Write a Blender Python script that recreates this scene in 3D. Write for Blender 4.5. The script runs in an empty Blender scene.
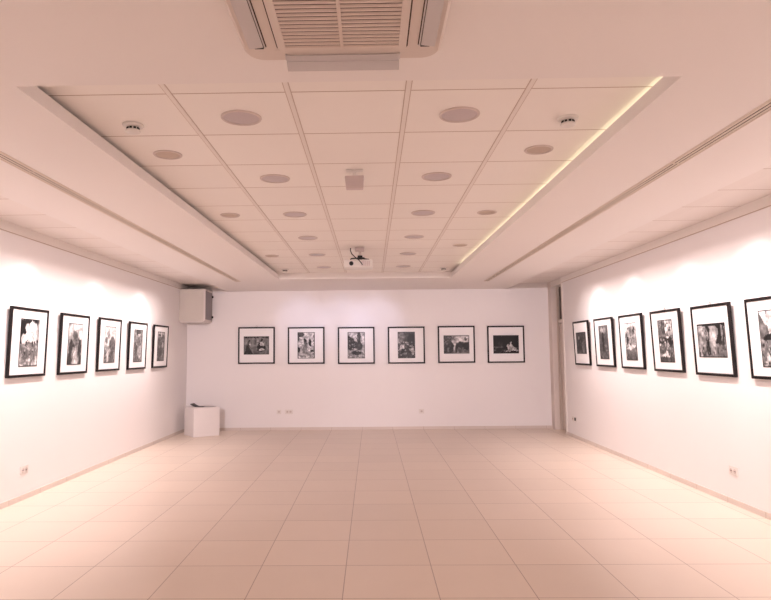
import bpy, bmesh, math, random
from mathutils import Vector, Matrix
C = bpy.context.scene.collection
S = bpy.context.scene
R = math.radians

# ------------------------------------------------------------------ camera
H = 1.45945
ZT, ZS, YB, XL, XR = 2.764, 2.664, 12.072, -3.557, 3.409
YN = -4.5                                   # wall behind the camera
BXL, BXR = -2.785, 2.640                    # outer edges of the dropped plaster soffit
YAW, PITCH, ROLL, FPX, PPX = -0.01492, 0.08367, -0.00883, 626.5355, 361.546
def camera_axes():
    cy, sy, cp, sp, cr, sr = math.cos(YAW), math.sin(YAW), math.cos(PITCH), math.sin(PITCH), math.cos(ROLL), math.sin(ROLL)
    x = Vector((cy, -sy, 0)); f = Vector((sy, cy, 0)); z = Vector((0, 0, 1))
    fw = f * cp + z * sp; up = -f * sp + z * cp
    return x * cr + up * sr, up * cr - x * sr, fw
ax, au, af = camera_axes()
cam = bpy.data.objects.new('camera', bpy.data.cameras.new('camera'))
C.objects.link(cam)
cam.matrix_world = Matrix(((ax.x, au.x, -af.x, 0), (ax.y, au.y, -af.y, 0), (ax.z, au.z, -af.z, H), (0, 0, 0, 1)))
cam.data.sensor_fit = 'HORIZONTAL'; cam.data.sensor_width = 36
cam.data.lens = FPX / 771 * 36
cam.data.shift_x = (385.5 - PPX) / 771
cam.data.clip_start = 0.05
S.camera = cam

# ------------------------------------------------------------------ world, exposure
w = bpy.data.worlds.new('world'); S.world = w; w.use_nodes = True
w.node_tree.nodes['Background'].inputs[0].default_value = (1, .85, .8, 1)
w.node_tree.nodes['Background'].inputs[1].default_value = 0.0
S.view_settings.view_transform = 'Standard'; S.view_settings.look = 'None'
S.view_settings.gamma = 1; S.view_settings.use_curve_mapping = False
S.view_settings.exposure = 1.31

# ------------------------------------------------------------------ lights
def look(o, loc, to):
    o.location = loc
    o.rotation_euler = (Vector(to) - Vector(loc)).to_track_quat('-Z', 'Y').to_euler()
def spot(name, loc, to, power, col, size, blend=.8, radius=.03):
    l = bpy.data.lights.new(name, 'SPOT'); l.energy = power; l.color = col
    l.spot_size = R(size); l.spot_blend = blend; l.shadow_soft_size = radius
    o = bpy.data.objects.new(name, l); C.objects.link(o); look(o, loc, to)
    return o
def area(name, loc, to, power, col, sx, sy):
    l = bpy.data.lights.new(name, 'AREA'); l.shape = 'RECTANGLE'; l.size = sx; l.size_y = sy
    l.energy = power; l.color = col
    o = bpy.data.objects.new(name, l); C.objects.link(o); look(o, loc, to)
    return o
WARM = (1.0, .865, .845)
LEFT_SPOTS = [(4.4, 1.0), (6.35, 1.0), (8.0, .9), (9.55, 1.0)]
RIGHT_SPOTS = [(3.9, 1.0), (5.55, 1.0), (6.75, .5), (8.15, 1.0), (9.4, .8)]
SPOT_W = 17; STRIP_W = 26
for y, k in LEFT_SPOTS:
    spot("wall_washer", (-2.84, y, 2.725), (-3.555, y, 1.75), SPOT_W * k, WARM, 70, 1.0)
for y, k in RIGHT_SPOTS:
    spot('wall_washer', (2.70, y, 2.72), (3.405, y, 1.75), SPOT_W * k, WARM, 70, 1.0)
for x, sgn, y0, y1 in ((-2.82, -1, 2.2, 10.3), (2.68, 1, 1.8, 10.0)):  # added fill strips hidden behind the beams, evening out the wall light
    o = area('wall_fill_strip', (x, (y0 + y1) / 2, 2.735), (x + sgn * .40, (y0 + y1) / 2, 1.735), STRIP_W, WARM, y1 - y0, .03)
    o.data.spread = R(103)
for x, tx in ((-1.6, -2.7), (1.5, 2.7)):     # added fill spots, unseen behind the camera, brightening end wall and floor
    spot('end_wall_fill', (x, -1.2, 2.655), (tx, 12.07, .75), 780, (1.0, .86, .92), 38, 1.0, .02)
o = area('rear_fill', (0, -2.8, 2.655), (0, -2.4, 0), 80, WARM, 2.4, 1.2)  # added fill out of view behind the camera, raises the ambient level
for x in (-1.35, -.55, .1):                 # added cool spots standing in for the projector's light on the end wall
    spot('cool_fill_spot', (x, 10.75, 2.655), (x, 12.07, 2.02), 8, (.64, .69, 1.0), 54, 1.0, 0)
o = area('cove_strip', (0, 0, 0), (-1, 0, .05), 1.15, (1.0, .92, .66), .007, 6.5)       # LED strip on top of the right-hand upstand
p0, p1 = Vector((1.470, 2.76, 2.731)), Vector((1.398, 9.26, 2.731))
yv = (p1 - p0).normalized(); zv = -Vector((-1, 0, .05)); xv = yv.cross(zv).normalized(); zv = xv.cross(yv)
o.matrix_world = Matrix(((xv.x, yv.x, zv.x, (p0.x + p1.x) / 2), (xv.y, yv.y, zv.y, (p0.y + p1.y) / 2), (xv.z, yv.z, zv.z, p0.z), (0, 0, 0, 1)))


# ------------------------------------------------------------------ materials
MAT = {}
def mat(name, col, rough=.6, spec=.3, noise=0.0, scale=20, bump=0.0, bscale=300, metal=0):
    m = bpy.data.materials.new(name); m.use_nodes = True
    nt = m.node_tree; b = nt.nodes['Principled BSDF']
    b.inputs['Roughness'].default_value = rough; b.inputs['Specular IOR Level'].default_value = spec
    b.inputs['Metallic'].default_value = metal
    tc = nt.nodes.new('ShaderNodeTexCoord')
    n = nt.nodes.new('ShaderNodeTexNoise'); n.inputs['Scale'].default_value = scale; n.inputs['Detail'].default_value = 4
    nt.links.new(tc.outputs['Object'], n.inputs['Vector'])
    mx = nt.nodes.new('ShaderNodeMix'); mx.data_type = 'RGBA'
    mx.inputs[6].default_value = (*[c * (1 - noise) for c in col], 1)
    mx.inputs[7].default_value = (*[min(1, c * (1 + noise)) for c in col], 1)
    nt.links.new(n.outputs['Fac'], mx.inputs[0]); nt.links.new(mx.outputs[2], b.inputs['Base Color'])
    if bump:
        n2 = nt.nodes.new('ShaderNodeTexNoise'); n2.inputs['Scale'].default_value = bscale
        nt.links.new(tc.outputs['Object'], n2.inputs['Vector'])
        bp = nt.nodes.new('ShaderNodeBump'); bp.inputs['Strength'].default_value = bump; bp.inputs['Distance'].default_value = .002
        nt.links.new(n2.outputs['Fac'], bp.inputs['Height']); nt.links.new(bp.outputs[0], b.inputs['Normal'])
    MAT[name] = m
    return m
mat('wall_paint', (.92, .875, .865), .7, .2, .012, 1.5, .15, 120)
mat('ceiling_plaster', (.90, .84, .81), .75, .2, .012, 1.2, .1, 90)
mat('trim_paint', (.82, .75, .70), .55, .3, .01)
mat('cornice_paint', (.93, .87, .83), .55, .3, .01)
mat('runner_metal', (.86, .79, .735), .5, .3, .02)
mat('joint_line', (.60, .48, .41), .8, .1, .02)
mat('frame_wood', (.008, .005, .0055), .5, .25, .25, 40, .1, 60)
mat('mat_board', (.95, .93, .93), .8, .15, .01, 60)
mat('backing_board', (.30, .22, .16), .8, .1, .1)
mat('white_plastic', (.82, .77, .73), .4, .4, .01)
mat('ac_plastic', (.74, .64, .58), .45, .35, .01)
mat('ac_flap', (.62, .57, .56), .45, .35, .01)
mat('grille_slat', (.74, .62, .55), .5, .3, .01)
mat('slot_throat', (.045, .03, .024), .8, .1, .05)
mat('dark_gap', (.10, .065, .05), .8, .1, .05)
mat('black_plastic', (.012, .011, .011), .45, .4, .05)
mat('lamp_glass', (.55, .465, .47), .35, .5, .05, 120, .2, 400)
mat('speaker_mesh', (.58, .47, .40), .7, .2, .12, 500, .3, 700)
mat('ring_metal', (.68, .58, .54), .45, .4, .02)
mat('sensor_grey', (.70, .59, .585), .55, .3, .04, 30)
mat('cabinet_paint', (.68, .62, .56), .5, .3, .015)
mat('cabinet_edge', (.76, .69, .66), .5, .3, .015)
mat('cabinet_door', (.20, .165, .17), .35, .5, .06)
mat('plinth_paint', (.86, .80, .78), .6, .25, .015)
mat('door_paint', (.76, .66, .60), .5, .3, .02, 8)
mat('dark_glass', (.06, .045, .042), .12, .5, .05)
mat('paper_dark', (.025, .022, .025), .5, .3, .5, 30)
mat('paper_grey', (.42, .36, .37), .5, .3, .25, 25)
mat('steel', (.35, .30, .28), .35, .5, .05, 20, metal=.8)
mat('slot_metal', (.74, .62, .52), .45, .4, .03)

def grid_mat(name, col, line, size, ox, oy, wx, wy, rough, spec, vary, noise, nscale):
    """tile material: rectangular joints every `size` metres along world x and y"""
    m = bpy.data.materials.new(name); m.use_nodes = True
    nt = m.node_tree; L = nt.links; b = nt.nodes['Principled BSDF']
    b.inputs['Roughness'].default_value = rough; b.inputs['Specular IOR Level'].default_value = spec
    tc = nt.nodes.new('ShaderNodeTexCoord'); sp = nt.nodes.new('ShaderNodeSeparateXYZ'); L.new(tc.outputs['Object'], sp.inputs[0])
    def M(op, a, c=None, d=None):
        n = nt.nodes.new('ShaderNodeMath'); n.operation = op
        for i, v in enumerate((a, c, d)):
            if v is None: continue
            if hasattr(v, 'links'): L.new(v, n.inputs[i])
            else: n.inputs[i].default_value = v
        return n.outputs[0]
    masks, cells = [], []
    for out, off, wd in ((sp.outputs[0], ox, wx), (sp.outputs[1], oy, wy)):
        q = M('DIVIDE', M('SUBTRACT', out, off), size)
        fl = M('FLOOR', q); fr = M('SUBTRACT', q, fl)
        dist = M('MINIMUM', fr, M('SUBTRACT', 1.0, fr))
        masks.append(M('LESS_THAN', dist, wd / size / 2) if wd > 0 else None); cells.append(fl)
    mk = [k for k in masks if k is not None]
    mask = mk[0] if len(mk) == 1 else M('MAXIMUM', mk[0], mk[1])
    cb = nt.nodes.new('ShaderNodeCombineXYZ'); L.new(cells[0], cb.inputs[0]); L.new(cells[1], cb.inputs[1])
    wn = nt.nodes.new('ShaderNodeTexWhiteNoise'); L.new(cb.outputs[0], wn.inputs['Vector'])
    nz = nt.nodes.new('ShaderNodeTexNoise'); nz.inputs['Scale'].default_value = nscale; nz.inputs['Detail'].default_value = 5
    L.new(tc.outputs['Object'], nz.inputs['Vector'])
    f = M('ADD', M('MULTIPLY', M('SUBTRACT', wn.outputs[0], .5), vary), M('MULTIPLY', M('SUBTRACT', nz.outputs['Fac'], .5), noise))
    f = M('ADD', f, 1.0)
    vm = nt.nodes.new('ShaderNodeVectorMath'); vm.operation = 'SCALE'; vm.inputs[0].default_value = col; L.new(f, vm.inputs['Scale'])
    mx = nt.nodes.new('ShaderNodeMix'); mx.data_type = 'RGBA'; L.new(mask, mx.inputs[0]); L.new(vm.outputs[0], mx.inputs[6])
    mx.inputs[7].default_value = (*line, 1); L.new(mx.outputs[2], b.inputs['Base Color'])
    MAT[name] = m
grid_mat('floor_tile', (.81, .675, .57), (.47, .345, .28), .58101, -.188, 3.868, .006, .007, .34, .35, .05, .05, 3)
grid_mat('ceiling_tile', (.94, .88, .83), (.50, .37, .30), .6, -.404, 3.038, 0, .008, .8, .15, .02, .02, 6)
grid_mat('side_ceiling_tile', (.88, .81, .77), (.46, .33, .26), .6, 0, 5.70, 0, .008, .8, .15, .03, .02, 6)

def print_material():
    m = bpy.data.materials.new('photo_print'); m.use_nodes = True
    nt = m.node_tree; b = nt.nodes['Principled BSDF']; b.inputs['Roughness'].default_value = .35
    b.inputs['Specular IOR Level'].default_value = .25
    a = nt.nodes.new('ShaderNodeAttribute'); a.attribute_name = 'tone'
    n = nt.nodes.new('ShaderNodeTexNoise'); n.inputs['Scale'].default_value = 90; n.inputs['Detail'].default_value = 3
    tc = nt.nodes.new('ShaderNodeTexCoord'); nt.links.new(tc.outputs['Object'], n.inputs['Vector'])
    mr = nt.nodes.new('ShaderNodeMapRange'); mr.inputs[3].default_value = .72; mr.inputs[4].default_value = 1.28
    nt.links.new(n.outputs['Fac'], mr.inputs[0])
    vm = nt.nodes.new('ShaderNodeVectorMath'); vm.operation = 'SCALE'
    nt.links.new(a.outputs['Color'], vm.inputs[0]); nt.links.new(mr.outputs[0], vm.inputs['Scale'])
    nt.links.new(vm.outputs[0], b.inputs['Base Color'])
    MAT['photo_print'] = m
print_material()

# ------------------------------------------------------------------ mesh helpers
def box(bm, x0, x1, y0, y1, z0, z1, bev=0, seg=2):
    vs = [bm.verts.new((x, y, z)) for x in (x0, x1) for y in (y0, y1) for z in (z0, z1)]
    fs = [bm.faces.new([vs[i] for i in q]) for q in ((0, 1, 3, 2), (4, 6, 7, 5), (0, 4, 5, 1), (2, 3, 7, 6), (0, 2, 6, 4), (1, 5, 7, 3))]
    if bev:
        es = list({e for f in fs for e in f.edges})
        bmesh.ops.bevel(bm, geom=es, offset=bev, segments=seg, affect='EDGES', profile=.5, clamp_overlap=True)
    return bm
def prism(bm, poly, z0, z1):
    """vertical prism over a polygon given counter-clockwise"""
    a = [bm.verts.new((x, y, z0)) for x, y in poly]; b = [bm.verts.new((x, y, z1)) for x, y in poly]
    bm.faces.new(a[::-1]); bm.faces.new(b)
    n = len(poly)
    for i in range(n): bm.faces.new((a[i], a[(i + 1) % n], b[(i + 1) % n], b[i]))
    return bm
def lathe(bm, prof, n=40, cap=True):
    """revolve (r, z) pairs about z"""
    rings = [[bm.verts.new((r * math.cos(2 * math.pi * i / n), r * math.sin(2 * math.pi * i / n), z)) for i in range(n)] for r, z in prof]
    for a, b in zip(rings, rings[1:]):
        for i in range(n): bm.faces.new((a[i], a[(i + 1) % n], b[(i + 1) % n], b[i]))
    if cap:
        bm.faces.new(rings[0]); bm.faces.new(rings[-1])
    return bm
def tube(bm, pts, r, n=8):
    pts = [Vector(p) for p in pts]; rings = []
    for i, p in enumerate(pts):
        d = (pts[min(i + 1, len(pts) - 1)] - pts[max(i - 1, 0)]).normalized()
        u = d.orthogonal().normalized() if i == 0 else (rings_u - d * rings_u.dot(d)).normalized()
        rings_u = u; v = d.cross(u)
        rings.append([bm.verts.new(p + (u * math.cos(2 * math.pi * k / n) + v * math.sin(2 * math.pi * k / n)) * r) for k in range(n)])
    for a, b in zip(rings, rings[1:]):
        for i in range(n): bm.faces.new((a[i], a[(i + 1) % n], b[(i + 1) % n], b[i]))
    bm.faces.new(rings[0]); bm.faces.new(rings[-1])
    return bm
def NB(): return bmesh.new()
def obj(name, bm, m, parent=None, loc=(0, 0, 0), smooth=False):
    bmesh.ops.recalc_face_normals(bm, faces=bm.faces)
    me = bpy.data.meshes.new(name); bm.to_mesh(me); bm.free()
    if smooth:
        for p in me.polygons: p.use_smooth = True
        try: me.set_sharp_from_angle(angle=R(35))
        except Exception: pass
    me.materials.append(MAT[m] if isinstance(m, str) else m)
    o = bpy.data.objects.new(name, me); C.objects.link(o); o.location = loc
    if parent: o.parent = parent
    return o
def struct(name, bm, m, parent=None, smooth=False):
    o = obj(name, bm, m, parent, smooth=smooth)
    if not parent: o['kind'] = 'structure'
    return o
def tag(o, label, cat, group=None):
    o['label'] = label; o['category'] = cat
    if group: o['group'] = group
    return o
def thing(name, label, cat, loc=(0, 0, 0), rot=(0, 0, 0), group=None):
    o = bpy.data.objects.new(name, None); C.objects.link(o); o.empty_display_size = .1
    o.location = loc; o.rotation_euler = rot
    return tag(o, label, cat, group)
def dup(root, label, loc, rot=None):
    r = root.copy(); C.objects.link(r); r.location = loc; r['label'] = label
    if rot is not None: r.rotation_euler = rot
    for ch in list(root.children):
        c = ch.copy(); C.objects.link(c); c.parent = r
        for g in list(ch.children):
            d = g.copy(); C.objects.link(d); d.parent = c
    return r

# ================================================================== SETTING
T = .12
struct('floor', box(NB(), XL - T, XR + .6, YN - T, YB + T, -.12, 0), 'floor_tile')
struct('wall_left', box(NB(), XL - T, XL, YN, YB, 0, ZT + .05), 'wall_paint')
struct('wall_back', box(NB(), XL - T, XR + .6, YB, YB + T, 0, ZT + .05), 'wall_paint')
struct('wall_near', box(NB(), XL - T, XR + .6, YN - T, YN, 0, ZT + .05), 'wall_paint')
DY0, DY1 = 11.185, 11.88                    # doorway in the right wall
bm = NB()
box(bm, XR, XR + .6, YN, DY0, 0, ZT + .05)
struct('wall_right', bm, 'wall_paint')

# tiled ceilings, plaster soffit with the long tray cut in it
struct('ceiling_tiled', box(NB(), -1.72, 1.60, 2.55, 10.45, ZT, ZT + .06), 'ceiling_tile')
struct('ceiling_tiled_left', box(NB(), XL - T, BXL + .05, YN, YB + T, ZT, ZT + .06), 'side_ceiling_tile')
struct('ceiling_tiled_right', box(NB(), BXR - .05, XR + .6, YN, YB + T, ZT, ZT + .06), 'side_ceiling_tile')
tl, tr, br, bl = (-1.585, 2.70), (1.384, 2.70), (1.300, 10.165), (-1.500, 10.13)
bm = NB(); LIP = ZT - .027
def strip(poly, z0, z1): prism(bm, poly, z0, z1)
strip([(BXL, YN), (BXR, YN), (BXR, tr[1]), (BXL, tl[1])], ZS, ZT + .06)                    # near
strip([bl, br, (BXR, br[1]), (BXR, YB), (BXL, YB), (BXL, bl[1])], ZS, ZT + .06)            # far
strip([(BXL, tl[1]), tl, bl, (BXL, bl[1])], ZS, ZS + .02)                                  # left beam: soffit board,
strip([(BXL, tl[1]), (tl[0] - .05, tl[1]), (bl[0] - .05, bl[1]), (BXL, bl[1])], ZS + .02, ZT + .06)
strip([(tl[0] - .018, tl[1]), tl, bl, (bl[0] - .018, bl[1])], ZS + .02, LIP)               # upstand
strip([tr, (BXR, tr[1]), (BXR, br[1]), br], ZS, ZS + .02)                                  # right beam
strip([(tr[0] + .10, tr[1]), (BXR, tr[1]), (BXR, br[1]), (br[0] + .10, br[1])], ZS + .02, ZT + .06)
strip([tr, (tr[0] + .018, tr[1]), (br[0] + .018, br[1]), br], ZS + .02, LIP)
struct('ceiling_soffit', bm, 'ceiling_plaster')
bm, bj = NB(), NB()
for k in (-1, 0, 1):
    x = -.404 + .6 * k
    box(bm, x - .0115, x + .0115, 2.6, 10.3, ZT - .004, ZT + .01)
    for q in (-.0138, .0138): box(bj, x + q - .0025, x + q + .0025, 2.6, 10.3, ZT - .001, ZT + .01)
x = -.404 + 1.2
box(bm, x - .0115, x + .0115, 2.6, 10.3, ZT - .004, ZT + .01)
for q in (-.0138, .0138): box(bj, x + q - .0025, x + q + .0025, 2.6, 10.3, ZT - .001, ZT + .01)
tr1 = struct('trim_1', bm, 'runner_metal')
struct('shadow_joint', bj, 'joint_line', tr1)
# wall angles along both side walls, skirtings
def cornice(name, x0, x1, y1):
    bm = NB(); box(bm, x0, x1, YN, y1, 2.676, ZT)
    c = struct(name, bm, 'cornice_paint')
    bm = NB(); box(bm, x0 if x0 < 0 else x1 - .010, x0 + .010 if x0 < 0 else x1, YN, y1, 2.670, 2.676)  # dark strip drawn in place of a shadow line under the cornice
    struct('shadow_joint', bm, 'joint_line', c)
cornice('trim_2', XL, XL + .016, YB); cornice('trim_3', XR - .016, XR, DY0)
SK = grid_mat('skirting_tile', (.74, .65, .59), (.40, .28, .22), .58101, -.188, 3.868, .003, .003, .4, .3, .05, .05, 3)
struct('baseboard_left', box(NB(), XL, XL + .011, YN, YB, 0, .052), 'skirting_tile')
struct('baseboard_right', box(NB(), XR - .011, XR, YN, DY0, 0, .052), 'skirting_tile')
struct('baseboard_back', box(NB(), XL + .011, XR, YB - .011, YB, 0, .052), 'skirting_tile')

# doorway at the far end of the right wall: far post, head, leaf with transom pane
d = box(NB(), XR + .14, XR + .185, DY0 - .3, DY1 - .025, .008, 1.965, .003)
door = struct('door_1', d, 'door_paint')
bm = NB(); box(bm, XR, XR + .6, DY1, YB, 0, ZT + .05); box(bm, XR - .004, XR + .03, DY1 - .012, DY1 + .05, 0, 2.70)
struct('post', bm, 'door_paint', door)
bm = NB()
box(bm, XR + .12, XR + .2, DY1 - .022, DY1, 0, 2.66); box(bm, XR + .12, XR + .2, DY0 - .35, DY1 - .022, 1.975, 2.045)
box(bm, XR, XR + .6, DY0, DY1, 2.66, ZT + .05)
struct('door_frame', bm, 'trim_paint', door)
struct('transom_pane', box(NB(), XR + .15, XR + .165, DY0 - .3, DY1 - .022, 2.045, 2.66), 'dark_glass', door)
bm = NB(); box(bm, XR - .012, XR + .005, DY0 - .045, DY0 + .012, 0, 2.68, .003)
struct('casing', bm, 'trim_paint', door)

# ================================================================== FRAMED PHOTOGRAPHS
def paint(pw, ph, base, ops, seed, grain=.10):
    """tones of one black and white print, row by row from its foot; x, y run 0..1 from lower left"""
    rnd = random.Random(seed); nx = max(18, int(pw / .0085)); ny = max(18, int(ph / .0085)); rows = []
    lat = {}
    def vn(x, y, s):                                            # smooth value noise in -1..1
        x, y = x * s, y * s * ph / pw; i, j = math.floor(x), math.floor(y); fx, fy = x - i, y - j
        fx, fy = fx * fx * (3 - 2 * fx), fy * fy * (3 - 2 * fy)
        def g(a, b):
            if (s, a, b) not in lat: lat[(s, a, b)] = rnd.random() * 2 - 1
            return lat[(s, a, b)]
        return (g(i, j) * (1 - fx) + g(i + 1, j) * fx) * (1 - fy) + (g(i, j + 1) * (1 - fx) + g(i + 1, j + 1) * fx) * fy
    for j in range(ny):
        row = []
        for i in range(nx):
            x0_, y0_ = (i + .5) / nx, (j + .5) / ny
            x = x0_ + .035 * vn(x0_, y0_, 6) + .025 * vn(x0_ + 9, y0_, 13); y = y0_ + .035 * vn(x0_, y0_ + 7, 6) + .025 * vn(x0_ + 5, y0_ + 3, 13)
            v = base[0] * (1 - y) + base[1] * y
            for op in ops:
                k = op[0]
                if k == 'e':
                    _, cx, cy, rx, ry, val = op; q = ((x - cx) / rx) ** 2 + ((y - cy) / ry) ** 2
                    t = min(1, max(0, (1.25 - q) / .5))
                elif k == 'r':
                    _, x0, y0, x1, y1, val = op; t = 1.0 if x0 <= x <= x1 and y0 <= y <= y1 else 0.0
                elif k == 't':                                  # triangle
                    _, a, b, c, val = op
                    def sd(p, q): return (x - q[0]) * (p[1] - q[1]) - (p[0] - q[0]) * (y - q[1])
                    s1, s2, s3 = sd(a, b), sd(b, c), sd(c, a)
                    t = 1.0 if (s1 >= 0 and s2 >= 0 and s3 >= 0) or (s1 <= 0 and s2 <= 0 and s3 <= 0) else 0.0
                elif k == 'n':                                  # mottled patch
                    _, x0, y0, x1, y1, val = op
                    t = max(0, vn(x0_, y0_, 11) * .8 + vn(x0_, y0_, 23) * .7) if x0 <= x <= x1 and y0 <= y <= y1 else 0.0
                    t = min(1, t * 1.3)
                v = v * (1 - t) + val * t
            v = max(.004, v) ** 1.6 * 1.15
            v *= math.exp(.6 * vn(x0_, y0_, 9) + .45 * vn(x0_, y0_, 17) + .2 * vn(x0_ + 3, y0_, 31))
            if i == 0 or j == 0 or i == nx - 1 or j == ny - 1: v = .012
            row.append(max(.008, min(.86, v)))
        rows.append(row)
    return nx, ny, rows
def print_mesh(pw, ph, base, ops, seed):
    nx, ny, rows = paint(pw, ph, base, ops, seed)
    vs = [(-pw / 2 + pw * i / nx, 0, -ph / 2 + ph * j / ny) for j in range(ny + 1) for i in range(nx + 1)]
    n0 = len(vs); y = .002
    vs += [(-pw / 2, y, -ph / 2), (pw / 2, y, -ph / 2), (pw / 2, y, ph / 2), (-pw / 2, y, ph / 2)]
    W = nx + 1
    fs = [(j * W + i, j * W + i + 1, (j + 1) * W + i + 1, (j + 1) * W + i) for j in range(ny) for i in range(nx)]
    fs += [(n0 + 3, n0 + 2, n0 + 1, n0)]
    me = bpy.data.meshes.new('print'); me.from_pydata(vs, [], fs); me.update()
    a = me.color_attributes.new('tone', 'FLOAT_COLOR', 'CORNER'); k = 0
    for f in range(len(fs)):
        v = rows[f // nx][f % nx] if f < nx * ny else .8
        for _ in fs[f]:
            a.data[k].color = (v, v * .96, v * .96, 1); k += 1
    me.materials.append(MAT['photo_print'])
    return me
SZ, MW, FD = .706, .027, .028                # outer size, moulding width, depth of one frame
def make_frame():
    t = thing('picture_frame', '', 'picture')
    h = SZ / 2; bm = NB()                    # mitred moulding with a small inner step; front faces -Y, back rests at y = 0
    prof = [(0, 0), (0, -FD + .003), (.003, -FD), (MW - .004, -FD), (MW, -FD + .004), (MW, -.008), (MW, 0)]
    rings = []
    for sx, sz in ((-1, -1), (1, -1), (1, 1), (-1, 1)):
        rings.append([bm.verts.new((sx * (h - dx), y, sz * (h - dx))) for dx, y in prof])
    for a in range(4):
        r0, r1 = rings[a], rings[(a + 1) % 4]
        for i in range(len(prof)):
            j = (i + 1) % len(prof); bm.faces.new((r0[i], r0[j], r1[j], r1[i]))
    obj('frame', bm, 'frame_wood', t)
    obj('mat', box(NB(), -h + MW - .002, h - MW + .002, -.019, -.012, -h + MW - .002, h - MW + .002), 'mat_board', t)
    obj('backing', box(NB(), -h + MW - .002, h - MW + .002, -.011, -.005, -h + MW - .002, h - MW + .002), 'backing_board', t)
    return t
FR = make_frame()
LEAN = .022
proto_children = list(FR.children)
def hang_all(rows):
    for i, (wall, pos, zc, pw, ph, dz, base, ops, label, group, hook, lean) in enumerate(rows):
        ang = math.asin(lean / SZ)
        if wall == 'left':   loc = (XL + .003 + lean / 2, pos, zc); rz = R(90)
        elif wall == 'right': loc = (XR - .003 - lean / 2, pos, zc); rz = R(-90)
        else: loc = (pos, YB - .003 - lean / 2, zc); rz = 0
        if i == 0:
            t = FR
        else:
            t = FR.copy(); C.objects.link(t)
            for c in proto_children:
                k = c.copy(); C.objects.link(k); k.parent = t
        t.location = loc; t.rotation_euler = (ang, 0, rz); t['label'] = label; t['group'] = group
        p = bpy.data.objects.new('print', print_mesh(pw, ph, base, ops, 11 + i)); C.objects.link(p)
        p.parent = t; p.location = (0, -.0225, dz)
        if hook:
            bm = NB(); tube(bm, [(-.012, -.004, SZ / 2 - .005), (-.012, -.005, SZ / 2 + .016), (0, -.005, SZ / 2 + .026), (.012, -.005, SZ / 2 + .016), (.012, -.004, SZ / 2 - .005)], .003, 6)
            obj('hook', bm, 'steel', t)
GL, GB, GR = 'framed photographs on the left wall', 'framed photographs on the back wall', 'framed photographs on the right wall'
P = (.35, .487); PB = (.33, .503); LB = (.487, .348)
fig = lambda x, y, s, v: [('e', x, y, .045 * s, .16 * s, v), ('e', x, y + .2 * s, .032 * s, .04 * s, v)]
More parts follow.
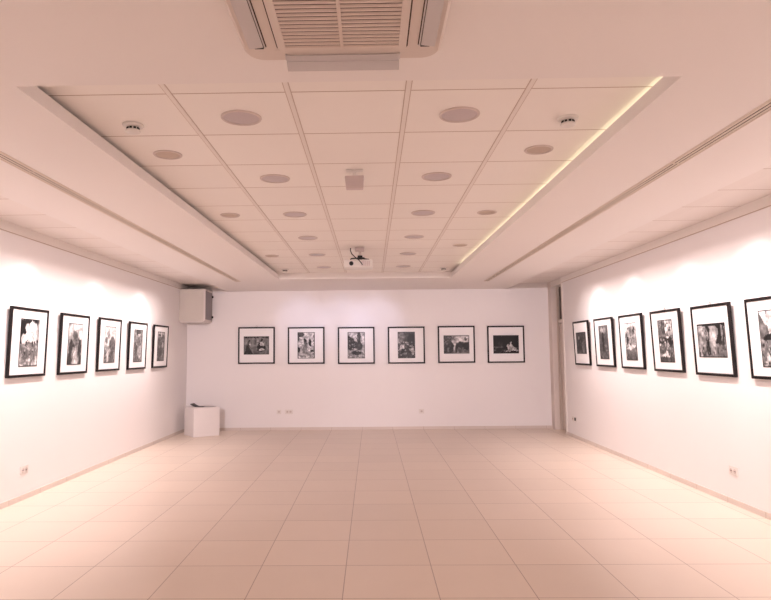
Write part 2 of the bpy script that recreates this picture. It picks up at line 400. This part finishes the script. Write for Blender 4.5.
hang_all([
 ('left', 6.41, 1.594, *P, -.003, (.34, .30), [('r', 0, .5, 1, 1, .05), ('t', (.14, .5), (.92, .5), (.6, 1.0), .88), ('r', .3, .5, .86, .82, .88), ('e', .58, .82, .3, .13, .88), ('e', .2, .56, .12, .12, .84), ('e', .93, .75, .08, .2, .5), ('n', 0, 0, 1, .45, .68), ('r', .1, .38, .9, .46, .4), ('r', .3, .44, .4, .56, .12), ('r', .6, .43, .68, .55, .1), ('r', .76, .42, .84, .56, .14), ('n', 0, .2, .9, .3, .1)],
  'black framed portrait photograph of a dark arch around white sky, nearest on the left wall', GL, False, LEAN),
 ('left', 7.41, 1.590, *P, .0, (.22, .72), [('r', 0, .62, 1, 1, .75), ('e', .5, .62, .24, .2, .3), ('n', .2, .4, .8, .62, .1), ('e', .2, .4, .14, .2, .12), ('e', .84, .42, .12, .2, .13), ('t', (.3, .02), (.8, .02), (.56, .45), .66), ('e', .14, .12, .12, .15, .1), ('e', .9, .15, .09, .15, .14)],
  'black framed portrait photograph of a crowd under pale sky, second nearest on the left wall', GL, False, LEAN),
 ('left', 8.41, 1.596, *P, .0, (.30, .80), [('r', 0, .5, 1, 1, .78), ('e', .72, .52, .3, .2, .22), ('e', .35, .76, .16, .09, .42), ('e', .16, .62, .12, .08, .3), ('n', 0, 0, 1, .45, .12), ('e', .3, .2, .09, .2, .6), ('e', .7, .15, .16, .18, .2)],
  'black framed portrait photograph of white sky above dark mound, middle one on left wall', GL, False, LEAN),
 ('left', 9.43, 1.592, *P, .0, (.34, .40), [('e', .5, .9, .3, .1, .15), ('e', .6, .82, .18, .07, .62), ('n', 0, 0, 1, .8, .16), ('e', .3, .4, .16, .15, .16), ('e', .7, .3, .2, .2, .5)],
  'black framed portrait photograph in mid greys, second from the far end of the left wall', GL, False, LEAN),
 ('left', 10.46, 1.592, *P, .0, (.28, .34), [('r', .1, .82, .9, .96, .62), ('e', .3, .88, .12, .06, .12), ('e', .7, .86, .12, .06, .14), ('n', 0, 0, 1, .8, .12), ('e', .72, .55, .12, .1, .7), ('e', .4, .3, .25, .15, .18)],
  'black framed portrait photograph nearest the grey wall cabinet on the left wall', GL, False, LEAN),
 ('back', -2.209, 1.614, *LB, .0, (.26, .30), [('r', 0, .93, 1, 1, .03), ('t', (0, 0), (.42, 0), (.15, .5), .07), ('r', .19, .4, .25, .75, .12), ('e', .23, .78, .03, .05, .1), ('r', .24, .42, .29, .58, .5), ('e', .68, .33, .17, .17, .03), ('e', .71, .26, .1, .06, .7), ('r', .66, .45, .78, .72, .6), ('r', .6, .5, .66, .68, .05), ('e', .72, .8, .04, .07, .05)],
  'black framed landscape photograph of figures by a dark basket, leftmost on the back wall', GB, True, .008),
 ('back', -1.251, 1.605, *PB, .002, (.52, .66), [('e', .15, .92, .25, .1, .12), ('e', .05, .8, .08, .1, .14), ('e', .45, .7, .09, .06, .02), ('e', .46, .56, .11, .12, .2), ('e', .72, .6, .07, .15, .02), ('e', .42, .34, .13, .16, .3), ('e', .06, .34, .1, .1, .03), ('e', .84, .29, .1, .06, .03), ('n', 0, 0, 1, .25, .35), ('r', .95, .05, 1, 1, .05)],
  'black framed portrait photograph of figures on bright ground, second from left on back wall', GB, False, .008),
 ('back', -.289, 1.597, *PB, .004, (.30, .62), [('r', 0, .9, 1, 1, .5), ('r', .55, .55, .75, 1, .12), ('t', (0, .92), (0, .3), (.75, .45), .05), ('e', .25, .46, .16, .12, .015), ('n', .1, .35, .7, .8, .4), ('e', .66, .48, .2, .16, .12), ('n', 0, 0, 1, .3, .55), ('e', .5, .2, .3, .06, .08), ('e', .9, .7, .1, .2, .66)],
  'black framed portrait photograph of dark houses along street, third from left on back wall', GB, False, .008),
 ('back', .672, 1.595, *PB, .002, (.10, .16), [('e', .2, .8, .22, .2, .28), ('e', .8, .62, .3, .3, .03), ('t', (.04, .8), (.04, .55), (.2, .55), .6), ('n', 0, .05, 1, .65, .5), ('e', .25, .42, .14, .09, .62), ('e', .5, .6, .08, .06, .6), ('e', .3, .25, .1, .1, .05), ('e', .85, .25, .1, .15, .5), ('e', .6, .3, .1, .1, .06)],
  'black framed portrait photograph of a dark crowded jumble, third from right on the back wall', GB, False, .008),
 ('back', 1.629, 1.600, *LB, -.002, (.24, .36), [('r', .42, .6, 1, .95, .62), ('r', 0, 0, .3, 1, .10), ('n', 0, 0, .3, .9, .3), ('e', .66, .48, .14, .18, .06), ('e', .9, .4, .14, .22, .06), ('e', .84, .8, .05, .12, .2), ('e', .38, .45, .06, .33, .6), ('e', .31, .4, .05, .3, .07), ('e', .5, .3, .05, .3, .06), ('n', .5, 0, 1, .25, .45)],
  'black framed landscape photograph of draped figure by trees, second from right on back wall', GB, False, .008),
 ('back', 2.574, 1.594, *LB, -.002, (.05, .02), [('r', 0, .3, .3, .38, .2), ('n', .02, .1, .98, .36, .16), ('e', .3, .5, .1, .16, .06), ('t', (.52, .15), (.95, .15), (.68, .55), .5), ('e', .67, .58, .035, .08, .72), ('e', .57, .36, .03, .14, .7), ('n', .5, .1, .9, .3, .75), ('e', .62, .2, .03, .05, .05)],
  'black framed landscape photograph almost all black with pale figures, rightmost on the back wall', GB, False, .008),
 ('right', 10.14, 1.582, .46, .345, .0, (.14, .10), [('r', 0, .8, 1, 1, .18), ('e', .45, .4, .25, .35, .03), ('n', 0, 0, 1, .7, .25), ('e', .7, .3, .12, .3, .3), ('e', .3, .75, .1, .1, .45)],
  'black framed landscape photograph in dark greys beside the doorway on the right wall', GR, False, .026),
 ('right', 9.165, 1.578, *P, .0, (.14, .26), [('e', .5, .86, .34, .09, .46), ('r', .34, .26, .56, .76, .05), ('e', .45, .78, .09, .05, .05), ('n', .5, .15, 1, .8, .3), ('r', .1, .2, .2, .9, .22), ('n', 0, 0, 1, .25, .3)],
  'black framed portrait photograph of a dark upright figure, second from the doorway on right wall', GR, False, LEAN),
 ('right', 8.212, 1.572, *P, .0, (.12, .72), [('r', 0, .72, 1, 1, .74), ('t', (.05, .66), (.95, .6), (.55, .95), .42), ('n', .1, .55, .9, .9, .08), ('n', 0, .3, 1, .62, .05), ('r', .12, .44, .34, .62, .04), ('t', (.4, .36), (.98, .42), (.7, .6), .5), ('e', .62, .36, .3, .045, .7), ('e', .3, .3, .22, .03, .62), ('n', 0, 0, 1, .3, .35)],
  'black framed portrait photograph of bright hut above dark ground, third from doorway on right wall', GR, False, LEAN),
 ('right', 7.235, 1.564, *P, -.003, (.12, .34), [('r', .52, .6, .95, .97, .66), ('r', .05, .6, .5, .97, .30), ('r', .3, .62, .52, .8, .2), ('n', 0, .6, 1, 1, .12), ('r', 0, .44, 1, .6, .05), ('n', 0, .4, 1, .6, .62), ('e', .8, .5, .12, .12, .04), ('n', 0, 0, 1, .42, .5), ('t', (.1, .12), (.75, .1), (.5, .28), .6), ('n', 0, 0, 1, .12, .04)],
  'black framed portrait photograph of a street scene, third nearest camera on the right wall', GR, True, .028),
 ('right', 6.272, 1.553, .512, .336, -.003, (.30, .42), [('r', 0, .93, 1, 1, .04), ('r', .04, .05, .3, .92, .46), ('n', 0, 0, .34, .9, .14), ('r', .33, .1, .43, .92, .05), ('n', .33, .1, .43, .92, .4), ('r', .47, .1, .64, .92, .5), ('t', (.7, .95), (.84, .95), (.78, .25), .04), ('t', (.66, .4), (.86, .4), (.8, .95), .06), ('r', .9, .2, .97, .92, .1), ('n', .4, 0, 1, .35, .62), ('n', 0, 0, 1, .5, .08)],
  'black framed landscape photograph of tall dark trunks, second nearest camera on the right wall', GR, True, .028),
 ('right', 5.315, 1.552, *P, -.004, (.22, .60), [('r', 0, .55, 1, 1, .8), ('t', (0, .97), (0, .5), (.45, .56), .26), ('r', .28, .89, .31, .97, .1), ('r', .5, .82, .8, .85, .06), ('r', .55, .58, .95, .78, .3), ('n', .5, .56, 1, .8, .06), ('r', .1, .47, 1, .58, .07), ('n', 0, .4, 1, .58, .3), ('n', 0, 0, 1, .46, .72), ('t', (.05, .0), (.6, .02), (.3, .4), .5), ('n', 0, 0, 1, .46, .06)],
  'black framed photograph of a pale sky street cut off by the right picture edge', GR, False, .028),
])

# ================================================================== CEILING FITTINGS
def make_downlight(name, rad, lens_mat, label, group, ring='ring_metal'):
    t = thing(name, label, 'ceiling light', group=group)
    obj('trim_ring', lathe(NB(), [(rad, 0), (rad, -.004), (rad - .004, -.008), (rad - .013, -.008), (rad - .016, -.003), (rad - .016, 0)], 44, False), ring, t, smooth=True)
    obj('lens', lathe(NB(), [(rad - .015, -.001), (rad - .015, -.003), (rad * .5, -.0045), (.01, -.005)], 44), lens_mat, t, smooth=True)
    return t
NTH = ['nearest the camera', 'second from the camera', 'third from the camera', 'fourth from the camera', 'fifth from the camera', 'farthest from the camera']
big = make_downlight('ceiling_downlight', .112, 'lamp_glass', '', 'large round downlights in the tiled ceiling')
first = True
for side, x in (('left', -.708), ('right', .499)):
    for k in range(6):
        lb = 'large unlit grey round downlight in the tiled ceiling, %s row, %s' % (side, NTH[k])
        loc = (x, 3.367 + 1.218 * k, ZT)
        if first: big.location = loc; big['label'] = lb; first = False
        else: dup(big, lb, loc)
small = make_downlight('ceiling_speaker', .092, 'speaker_mesh', '', 'small beige round speakers in the tiled ceiling'); small['category'] = 'ceiling speaker'
first = True
for side, x, ys in (('left', -1.32, (3.99, 5.806, 8.30)), ('right', 1.10, (3.99, 5.815, 7.62))):
    for k, y in enumerate(ys):
        lb = 'small beige round ceiling grille along the %s edge of the tiled ceiling, %s' % (side, ('nearest', 'middle', 'farthest')[k])
        if first: small.location = (x, y, ZT); small['label'] = lb; first = False
        else: dup(small, lb, (x, y, ZT))

def make_smoke():
    t = thing('smoke_detector', '', 'smoke detector', group='white smoke detectors on the tiled ceiling')
    obj('base', lathe(NB(), [(.058, 0), (.058, -.008), (.054, -.013), (.036, -.014)], 36), 'white_plastic', t, smooth=True)
    obj('vent', lathe(NB(), [(.032, -.0138), (.032, -.036)], 30), 'white_plastic', t, smooth=True)
    v = t.children[-1]
    bm = NB()
    for i in range(10):
        a0 = 2 * math.pi * i / 10 + .10; a1 = a0 + .42
        n = 4
        for k in range(n):
            b0 = a0 + (a1 - a0) * k / n; b1 = a0 + (a1 - a0) * (k + 1) / n
            q = [bm.verts.new((r_ * math.cos(b), r_ * math.sin(b), z)) for r_, b, z in
                 ((.0325, b0, -.020), (.0325, b1, -.020), (.0325, b1, -.031), (.0325, b0, -.031), (.036, b0, -.020), (.036, b1, -.020), (.036, b1, -.031), (.036, b0, -.031))]
            for f in ((0, 1, 2, 3), (4, 7, 6, 5), (0, 4, 5, 1), (3, 2, 6, 7), (0, 3, 7, 4), (1, 5, 6, 2)): bm.faces.new([q[j] for j in f])
    obj('slots', bm, 'black_plastic', v)
    obj('cap', lathe(NB(), [(.040, -.034), (.042, -.038), (.038, -.046), (.022, -.052), (.004, -.053)], 36), 'white_plastic', t, smooth=True)
    return t
sd = make_smoke(); sd.location = (-1.343, 3.45, ZT); sd['label'] = 'white smoke detector at the near left corner of the tiled ceiling'
dup(sd, 'white smoke detector at the near right corner of the tiled ceiling', (1.117, 3.44, ZT))
dup(sd, 'tiny white smoke detector at the far left corner of the tiled ceiling', (-1.33, 9.65, ZT))
dup(sd, 'tiny white smoke detector at the far right corner of the tiled ceiling', (1.133, 9.67, ZT))

# grey box hanging near the middle of the tray
t = thing('ceiling_sensor', 'small mauve grey box hanging on a short bracket from the middle of the tiled ceiling', 'sensor', (-.108, 4.40, ZT))
obj('mounting_plate', box(NB(), -.06, .06, -.03, .03, -.008, 0, .002), 'white_plastic', t)
obj('bracket', box(NB(), -.012, .012, -.012, .012, -.05, -.008), 'white_plastic', t)
bm = NB(); box(bm, -.068, .068, -.028, .028, -.148, -.046, .006)
for v in bm.verts:
    if v.co.z < -.09: v.co.x *= .9
    if v.co.z < -.12 and abs(v.co.x) > .05: v.co.z += .008
obj('body', bm, 'sensor_grey', t)

# projector on its pole in front of the far end of the tray
t = thing('projector', 'white ceiling projector on a black bracket at the far end of the tiled ceiling', 'projector', (-.13, 7.75, ZT))
obj('ceiling_plate', box(NB(), -.06, .05, -.05, .05, -.045, 0, .006), 'sensor_grey', t)
obj('pole', lathe(NB(), [(.017, -.045), (.017, -.125)], 16), 'ring_metal', t, smooth=True)
bm = NB()
for a in (25, 115, 205, 295):
    ca, sa = math.cos(R(a)), math.sin(R(a))
    tube(bm, [(0, 0, -.128), (.12 * ca, .10 * sa, -.142), (.14 * ca, .115 * sa, -.166)], .009, 6)
box(bm, -.03, .03, -.03, .03, -.15, -.10, .004)
obj('bracket', bm, 'black_plastic', t)
bm = NB(); box(bm, -.20, .155, -.13, .13, -.262, -.165, .016, 3)
body = obj('body', bm, 'white_plastic', t)
bm = NB()
for i in range(5): box(bm, .02 + .022 * i, .034 + .022 * i, -.134, -.129, -.245, -.185)
obj('vent', bm, 'sensor_grey', body)
bm = NB(); lathe(bm, [(.026, 0), (.026, .018), (.020, .020), (.015, .010), (.004, .010)], 28)
bmesh.ops.transform(bm, matrix=Matrix.Translation((-.105, -.128, -.215)) @ Matrix.Rotation(R(90), 4, 'X'), verts=bm.verts)
obj('lens', bm, 'black_plastic', body, smooth=True)
bm = NB(); tube(bm, [(-.115, -.02, -.005), (-.118, -.03, -.04), (-.10, -.05, -.085), (-.06, -.09, -.13), (-.02, -.14, -.165), (.02, -.15, -.215), (.03, -.132, -.232)], .006, 8)
obj('cable', bm, 'black_plastic', t)

# long slot diffusers in the soffit
def slot(name, label, xa, xb, ya, yb):
    t = thing(name, label, 'air diffuser', ((xa + xb) / 2, ya, ZS), group='long slot diffusers in the plaster soffit')
    hw, L = (xb - xa) / 2, yb - ya
    bm = NB()
    for s in (-1, 1): box(bm, s * hw - (.007 if s > 0 else 0), s * hw + (.007 if s < 0 else 0), 0, L, -.004, -.0002)
    box(bm, -hw + .007, hw - .007, 0, .008, -.004, -.0002); box(bm, -hw + .007, hw - .007, L - .008, L, -.004, -.0002)
    obj('frame', bm, 'slot_metal', t)
    obj('throat', box(NB(), -hw + .007, hw - .007, .008, L - .008, -.0012, -.0002), 'slot_throat', t)
    bm = NB(); n = 3; step = (2 * hw - .014) / n
    for i in range(n):
        x = -hw + .007 + step * (i + .5)
        box(bm, x - step * .31, x + step * .31, .008, L - .008, -.0036, -.0012)
    y = 1.55
    while y < L - .3:
        box(bm, -hw + .007, hw - .007, y - .006, y + .006, -.0036, -.0012); y += 1.85
    obj('blades', bm, 'slot_metal', t)
slot('slot_diffuser', 'long narrow beige slot diffuser in the soffit above the left wall pictures', -2.268, -2.176, .6, 10.40)
slot('slot_diffuser', 'long narrow beige slot diffuser in the soffit above the right wall pictures', 1.938, 2.03, .6, 10.72)

# cassette air conditioner
def rrect(hx, hy, r, n=8):
    pts = []
    for cx, cy, a0 in ((hx - r, hy - r, 0), (-hx + r, hy - r, 90), (-hx + r, -hy + r, 180), (hx - r, -hy + r, 270)):
        for i in range(n + 1):
            a = R(a0 + 90 * i / n); pts.append((cx + r * math.cos(a), cy + r * math.sin(a)))
    return pts
AX, AY, AH = -.101, 2.05, .385
t = thing('cassette_air_conditioner', 'beige square cassette air conditioner with louvred grille at the top edge of the photo', 'air conditioner', (AX, AY, ZS))
bm = NB(); o1, o2, i1 = rrect(AH, AH, .075), rrect(AH - .012, AH - .012, .068), rrect(.315, .315, .02)
n = len(o1)
rings = [[bm.verts.new((x, y, z)) for x, y in pts] for pts, z in ((o1, 0), (o1, -.018), (o2, -.030))]
for a, b in zip(rings, rings[1:]):
    for i in range(n): bm.faces.new((a[i], a[(i + 1) % n], b[(i + 1) % n], b[i]))
bm.faces.new(rings[0]); bm.faces.new(rings[-1])
obj('panel', bm, 'ac_plastic', t, smooth=True)
for k in range(4):                                   # outlet with its dark throat, rim and flap on each side
    rot = Matrix.Rotation(R(90 * k), 4, 'Z')
    bm = NB(); box(bm, -.262, .262, .290, .353, -.0315, -.0302)
    bmesh.ops.transform(bm, matrix=rot, verts=bm.verts)
    out = obj('outlet', bm, 'dark_gap' if k else 'ac_plastic', t)
    bm = NB()
    if k == 0:                                       # the far flap hangs open
        m = Matrix.Translation((0, .325, -.034)) @ Matrix.Rotation(R(-38), 4, 'X')
        box(bm, -.222, .222, .0, .066, -.006, 0, .002); box(bm, -.222, .222, .024, .030, -.011, -.006)
        for q in (-.222, .222): box(bm, q - .004, q + .004, -.004, .02, -.004, .006)
    else:
        m = Matrix.Translation((0, .302, -.0335)) @ Matrix.Rotation(R(-7), 4, 'X')
        box(bm, -.255, .255, .0, .053, -.005, 0, .002); box(bm, -.262, .262, -.008, -.003, -.004, .003)
    bmesh.ops.transform(bm, matrix=rot @ m, verts=bm.verts)
    obj('flap', bm, 'ac_flap', out)
    if k:
        for q in (-.258, .258):
            bm = NB(); box(bm, q - .004, q + .004, .30, .335, -.040, -.0315)
            bmesh.ops.transform(bm, matrix=rot, verts=bm.verts)
            obj('hinge', bm, 'black_plastic', out)
bm = NB(); g0, g1 = rrect(.252, .285, .02), rrect(.2365, .2685, .012)
a = [bm.verts.new((x, y, -.0302)) for x, y in g0]; b = [bm.verts.new((x, y, -.0302)) for x, y in rrect(.247, .28, .02)]
for i in range(n): bm.faces.new((a[i], a[(i + 1) % n], b[(i + 1) % n], b[i]))
geo = bmesh.ops.extrude_face_region(bm, geom=list(bm.faces))
bmesh.ops.translate(bm, vec=(0, 0, -.0012), verts=[v for v in geo['geom'] if isinstance(v, bmesh.types.BMVert)])
obj('seam', bm, 'dark_gap', t)
bm = NB()
GX, GY = .217, .262
fr = [rrect(.246, .279, .018), rrect(.246, .279, .018), rrect(GX, GY, .004), rrect(GX, GY, .004)]
rings = [[bm.verts.new((x, y, z)) for x, y in pts] for pts, z in zip(fr, (-.0302, -.0385, -.0385, -.0302))]
for a, b in zip(rings, rings[1:]):
    for i in range(n): bm.faces.new((a[i], a[(i + 1) % n], b[(i + 1) % n], b[i]))
grille = obj('grille_frame', bm, 'ac_plastic', t)
obj('filter', box(NB(), -GX, GX, -GY, GY, -.0315, -.0303), 'dark_gap', grille)
bm = NB(); y = -GY + .006
while y < GY - .006:
    q = [(-GX, y, -.0325), (-GX, y + .0035, -.0380), (-GX, y + .0115, -.0380), (-GX, y + .0125, -.0325)]
    va = [bm.verts.new(p) for p in q]; vb = [bm.verts.new((GX, p[1], p[2])) for p in q]
    for i in range(4): bm.faces.new((va[i], va[(i + 1) % 4], vb[(i + 1) % 4], vb[i]))
    bm.faces.new(va); bm.faces.new(vb)
    y += .0255
box(bm, -.006, .006, -GY, GY, -.0385, -.0318)
obj('slats', bm, 'grille_slat', grille)

# ================================================================== FAR LEFT CORNER
CX1, CY0, CZ0, CZ1 = -3.06, 11.53, 2.062, 2.662
t = thing('wall_cabinet', 'beige equipment cabinet with dark door, mounted high in the far left corner', 'cabinet', (XL, CY0, CZ0))
dx, dy, dz = CX1 - XL, YB - .012 - CY0, CZ1 - CZ0
bm = NB(); box(bm, .002, dx - .04, 0, dy, 0, dz, .004)
body = obj('body', bm, 'cabinet_paint', t)
obj('side_panel', box(NB(), .03, dx - .062, -.004, .002, .035, dz - .03, .002), 'cabinet_paint', body)
bm = NB(); box(bm, dx - .04, dx - .012, 0, dy, 0, .035); box(bm, dx - .04, dx - .012, 0, dy, dz - .035, dz)
box(bm, dx - .04, dx - .012, 0, .03, .035, dz - .035); box(bm, dx - .04, dx - .012, dy - .03, dy, .035, dz - .035)
obj('door_frame', bm, 'cabinet_edge', t)
door_ = obj('door', box(NB(), dx - .03, dx - .004, .03, dy - .03, .035, dz - .035, .003), 'cabinet_door', t)
for z in (.10, dz - .11):
    bm = NB(); lathe(bm, [(.024, 0), (.024, .016), (.015, .024), (.003, .025)], 20)
    bmesh.ops.transform(bm, matrix=Matrix.Translation((dx - .004, dy - .055, z)) @ Matrix.Rotation(R(90), 4, 'Y'), verts=bm.verts)
    obj('latch', bm, 'black_plastic', door_, smooth=True)
obj('underside_rail', box(NB(), .02, dx - .05, .02, dy - .02, -.018, 0), 'cabinet_edge', t)

ang = R(36)
t = tag(obj('plinth', box(NB(), 0, .48, 0, .48, 0, .505, .003), 'plinth_paint', None, (-3.134, 11.10, 0)), 'low white square plinth standing turned on the floor in the far left corner', 'plinth')
t.rotation_euler = (0, 0, ang)
def leaf(w, d, lift, name, m, loc, rz, z):
    bm = NB(); nx, ny = 10, 6
    g = [[bm.verts.new((w * i / nx - w / 2, d * j / ny - d / 2, lift * (max(0, .5 - i / nx) * 2) ** 2)) for i in range(nx + 1)] for j in range(ny + 1)]
    fs = [bm.faces.new((g[j][i], g[j][i + 1], g[j + 1][i + 1], g[j + 1][i])) for j in range(ny) for i in range(nx)]
    geo = bmesh.ops.extrude_face_region(bm, geom=fs)
    bmesh.ops.translate(bm, vec=(0, 0, .006), verts=[v for v in geo['geom'] if isinstance(v, bmesh.types.BMVert)])
    o = obj(name, bm, m, None, (loc[0], loc[1], z)); o.rotation_euler = (0, 0, rz); return o
u = Vector((math.cos(ang), math.sin(ang))); v = Vector((-math.sin(ang), math.cos(ang))); c0 = Vector((-3.134, 11.10))
p = c0 + u * .20 + v * .30
tag(leaf(.25, .18, .05, 'magazine', 'paper_dark', p, R(-8), .5065), 'dark magazine with a curled left edge lying on the white plinth', 'magazine')
p = c0 + u * .36 + v * .17
tag(leaf(.20, .13, .0, 'leaflet', 'paper_grey', p, R(-14), .5065), 'grey leaflet lying flat on the right side of the white plinth', 'leaflet')

# ================================================================== SOCKETS
def make_socket(name, label, loc, rz, wells, wd):
    t = thing(name, label, 'socket', loc, (0, 0, rz), 'white wall sockets')
    obj('plate', box(NB(), -wd / 2, wd / 2, -.009, -.001, -.042, .042, .003), 'white_plastic', t)
    for i in range(wells):
        x = (i - (wells - 1) / 2) * .06
        bm = NB(); lathe(bm, [(.021, 0), (.021, .003), (.017, .003), (.015, .0008), (.002, .0008)], 24)
        bmesh.ops.transform(bm, matrix=Matrix.Translation((x, -.009, 0)) @ Matrix.Rotation(R(90), 4, 'X'), verts=bm.verts)
        s = obj('socket_well', bm, 'ring_metal', t, smooth=True)
        bm = NB()
        for q in (-.008, .008): box(bm, x + q - .003, x + q + .003, -.0125, -.0095, -.003, .003)
        obj('pin_holes', bm, 'black_plastic', s)
    return t
make_socket('power_socket', 'white double socket low on the left wall near the bottom left of the photo', (XL, 6.457, .298), R(90), 2, .14)
make_socket('power_socket', 'white double socket low on the right wall below the nearest pictures', (XR, 6.08, .315), R(-90), 2, .14)
make_socket('power_socket', 'small single socket low on the back wall, left one of a pair', (-1.775, YB, .345), 0, 1, .085)
make_socket('power_socket', 'double socket low on the back wall, right one of a pair', (-1.584, YB, .345), 0, 2, .15)
make_socket('power_socket', 'lone socket low on the back wall below the fourth picture', (.942, YB, .338), 0, 1, .10)
t = make_socket('power_socket', 'small white socket low on the right wall beside the doorway', (XR, 10.80, .312), R(-90), 1, .085)
t = thing('wall_switch', 'small black fitting low on the right wall beside the white socket near doorway', 'socket', (XR, 10.66, .318), (0, 0, R(-90)))
obj('plate', box(NB(), -.035, .035, -.010, -.001, -.035, .035, .003), 'white_plastic', t)
obj('cover', box(NB(), -.02, .02, -.022, -.010, -.025, .025, .003), 'black_plastic', t)
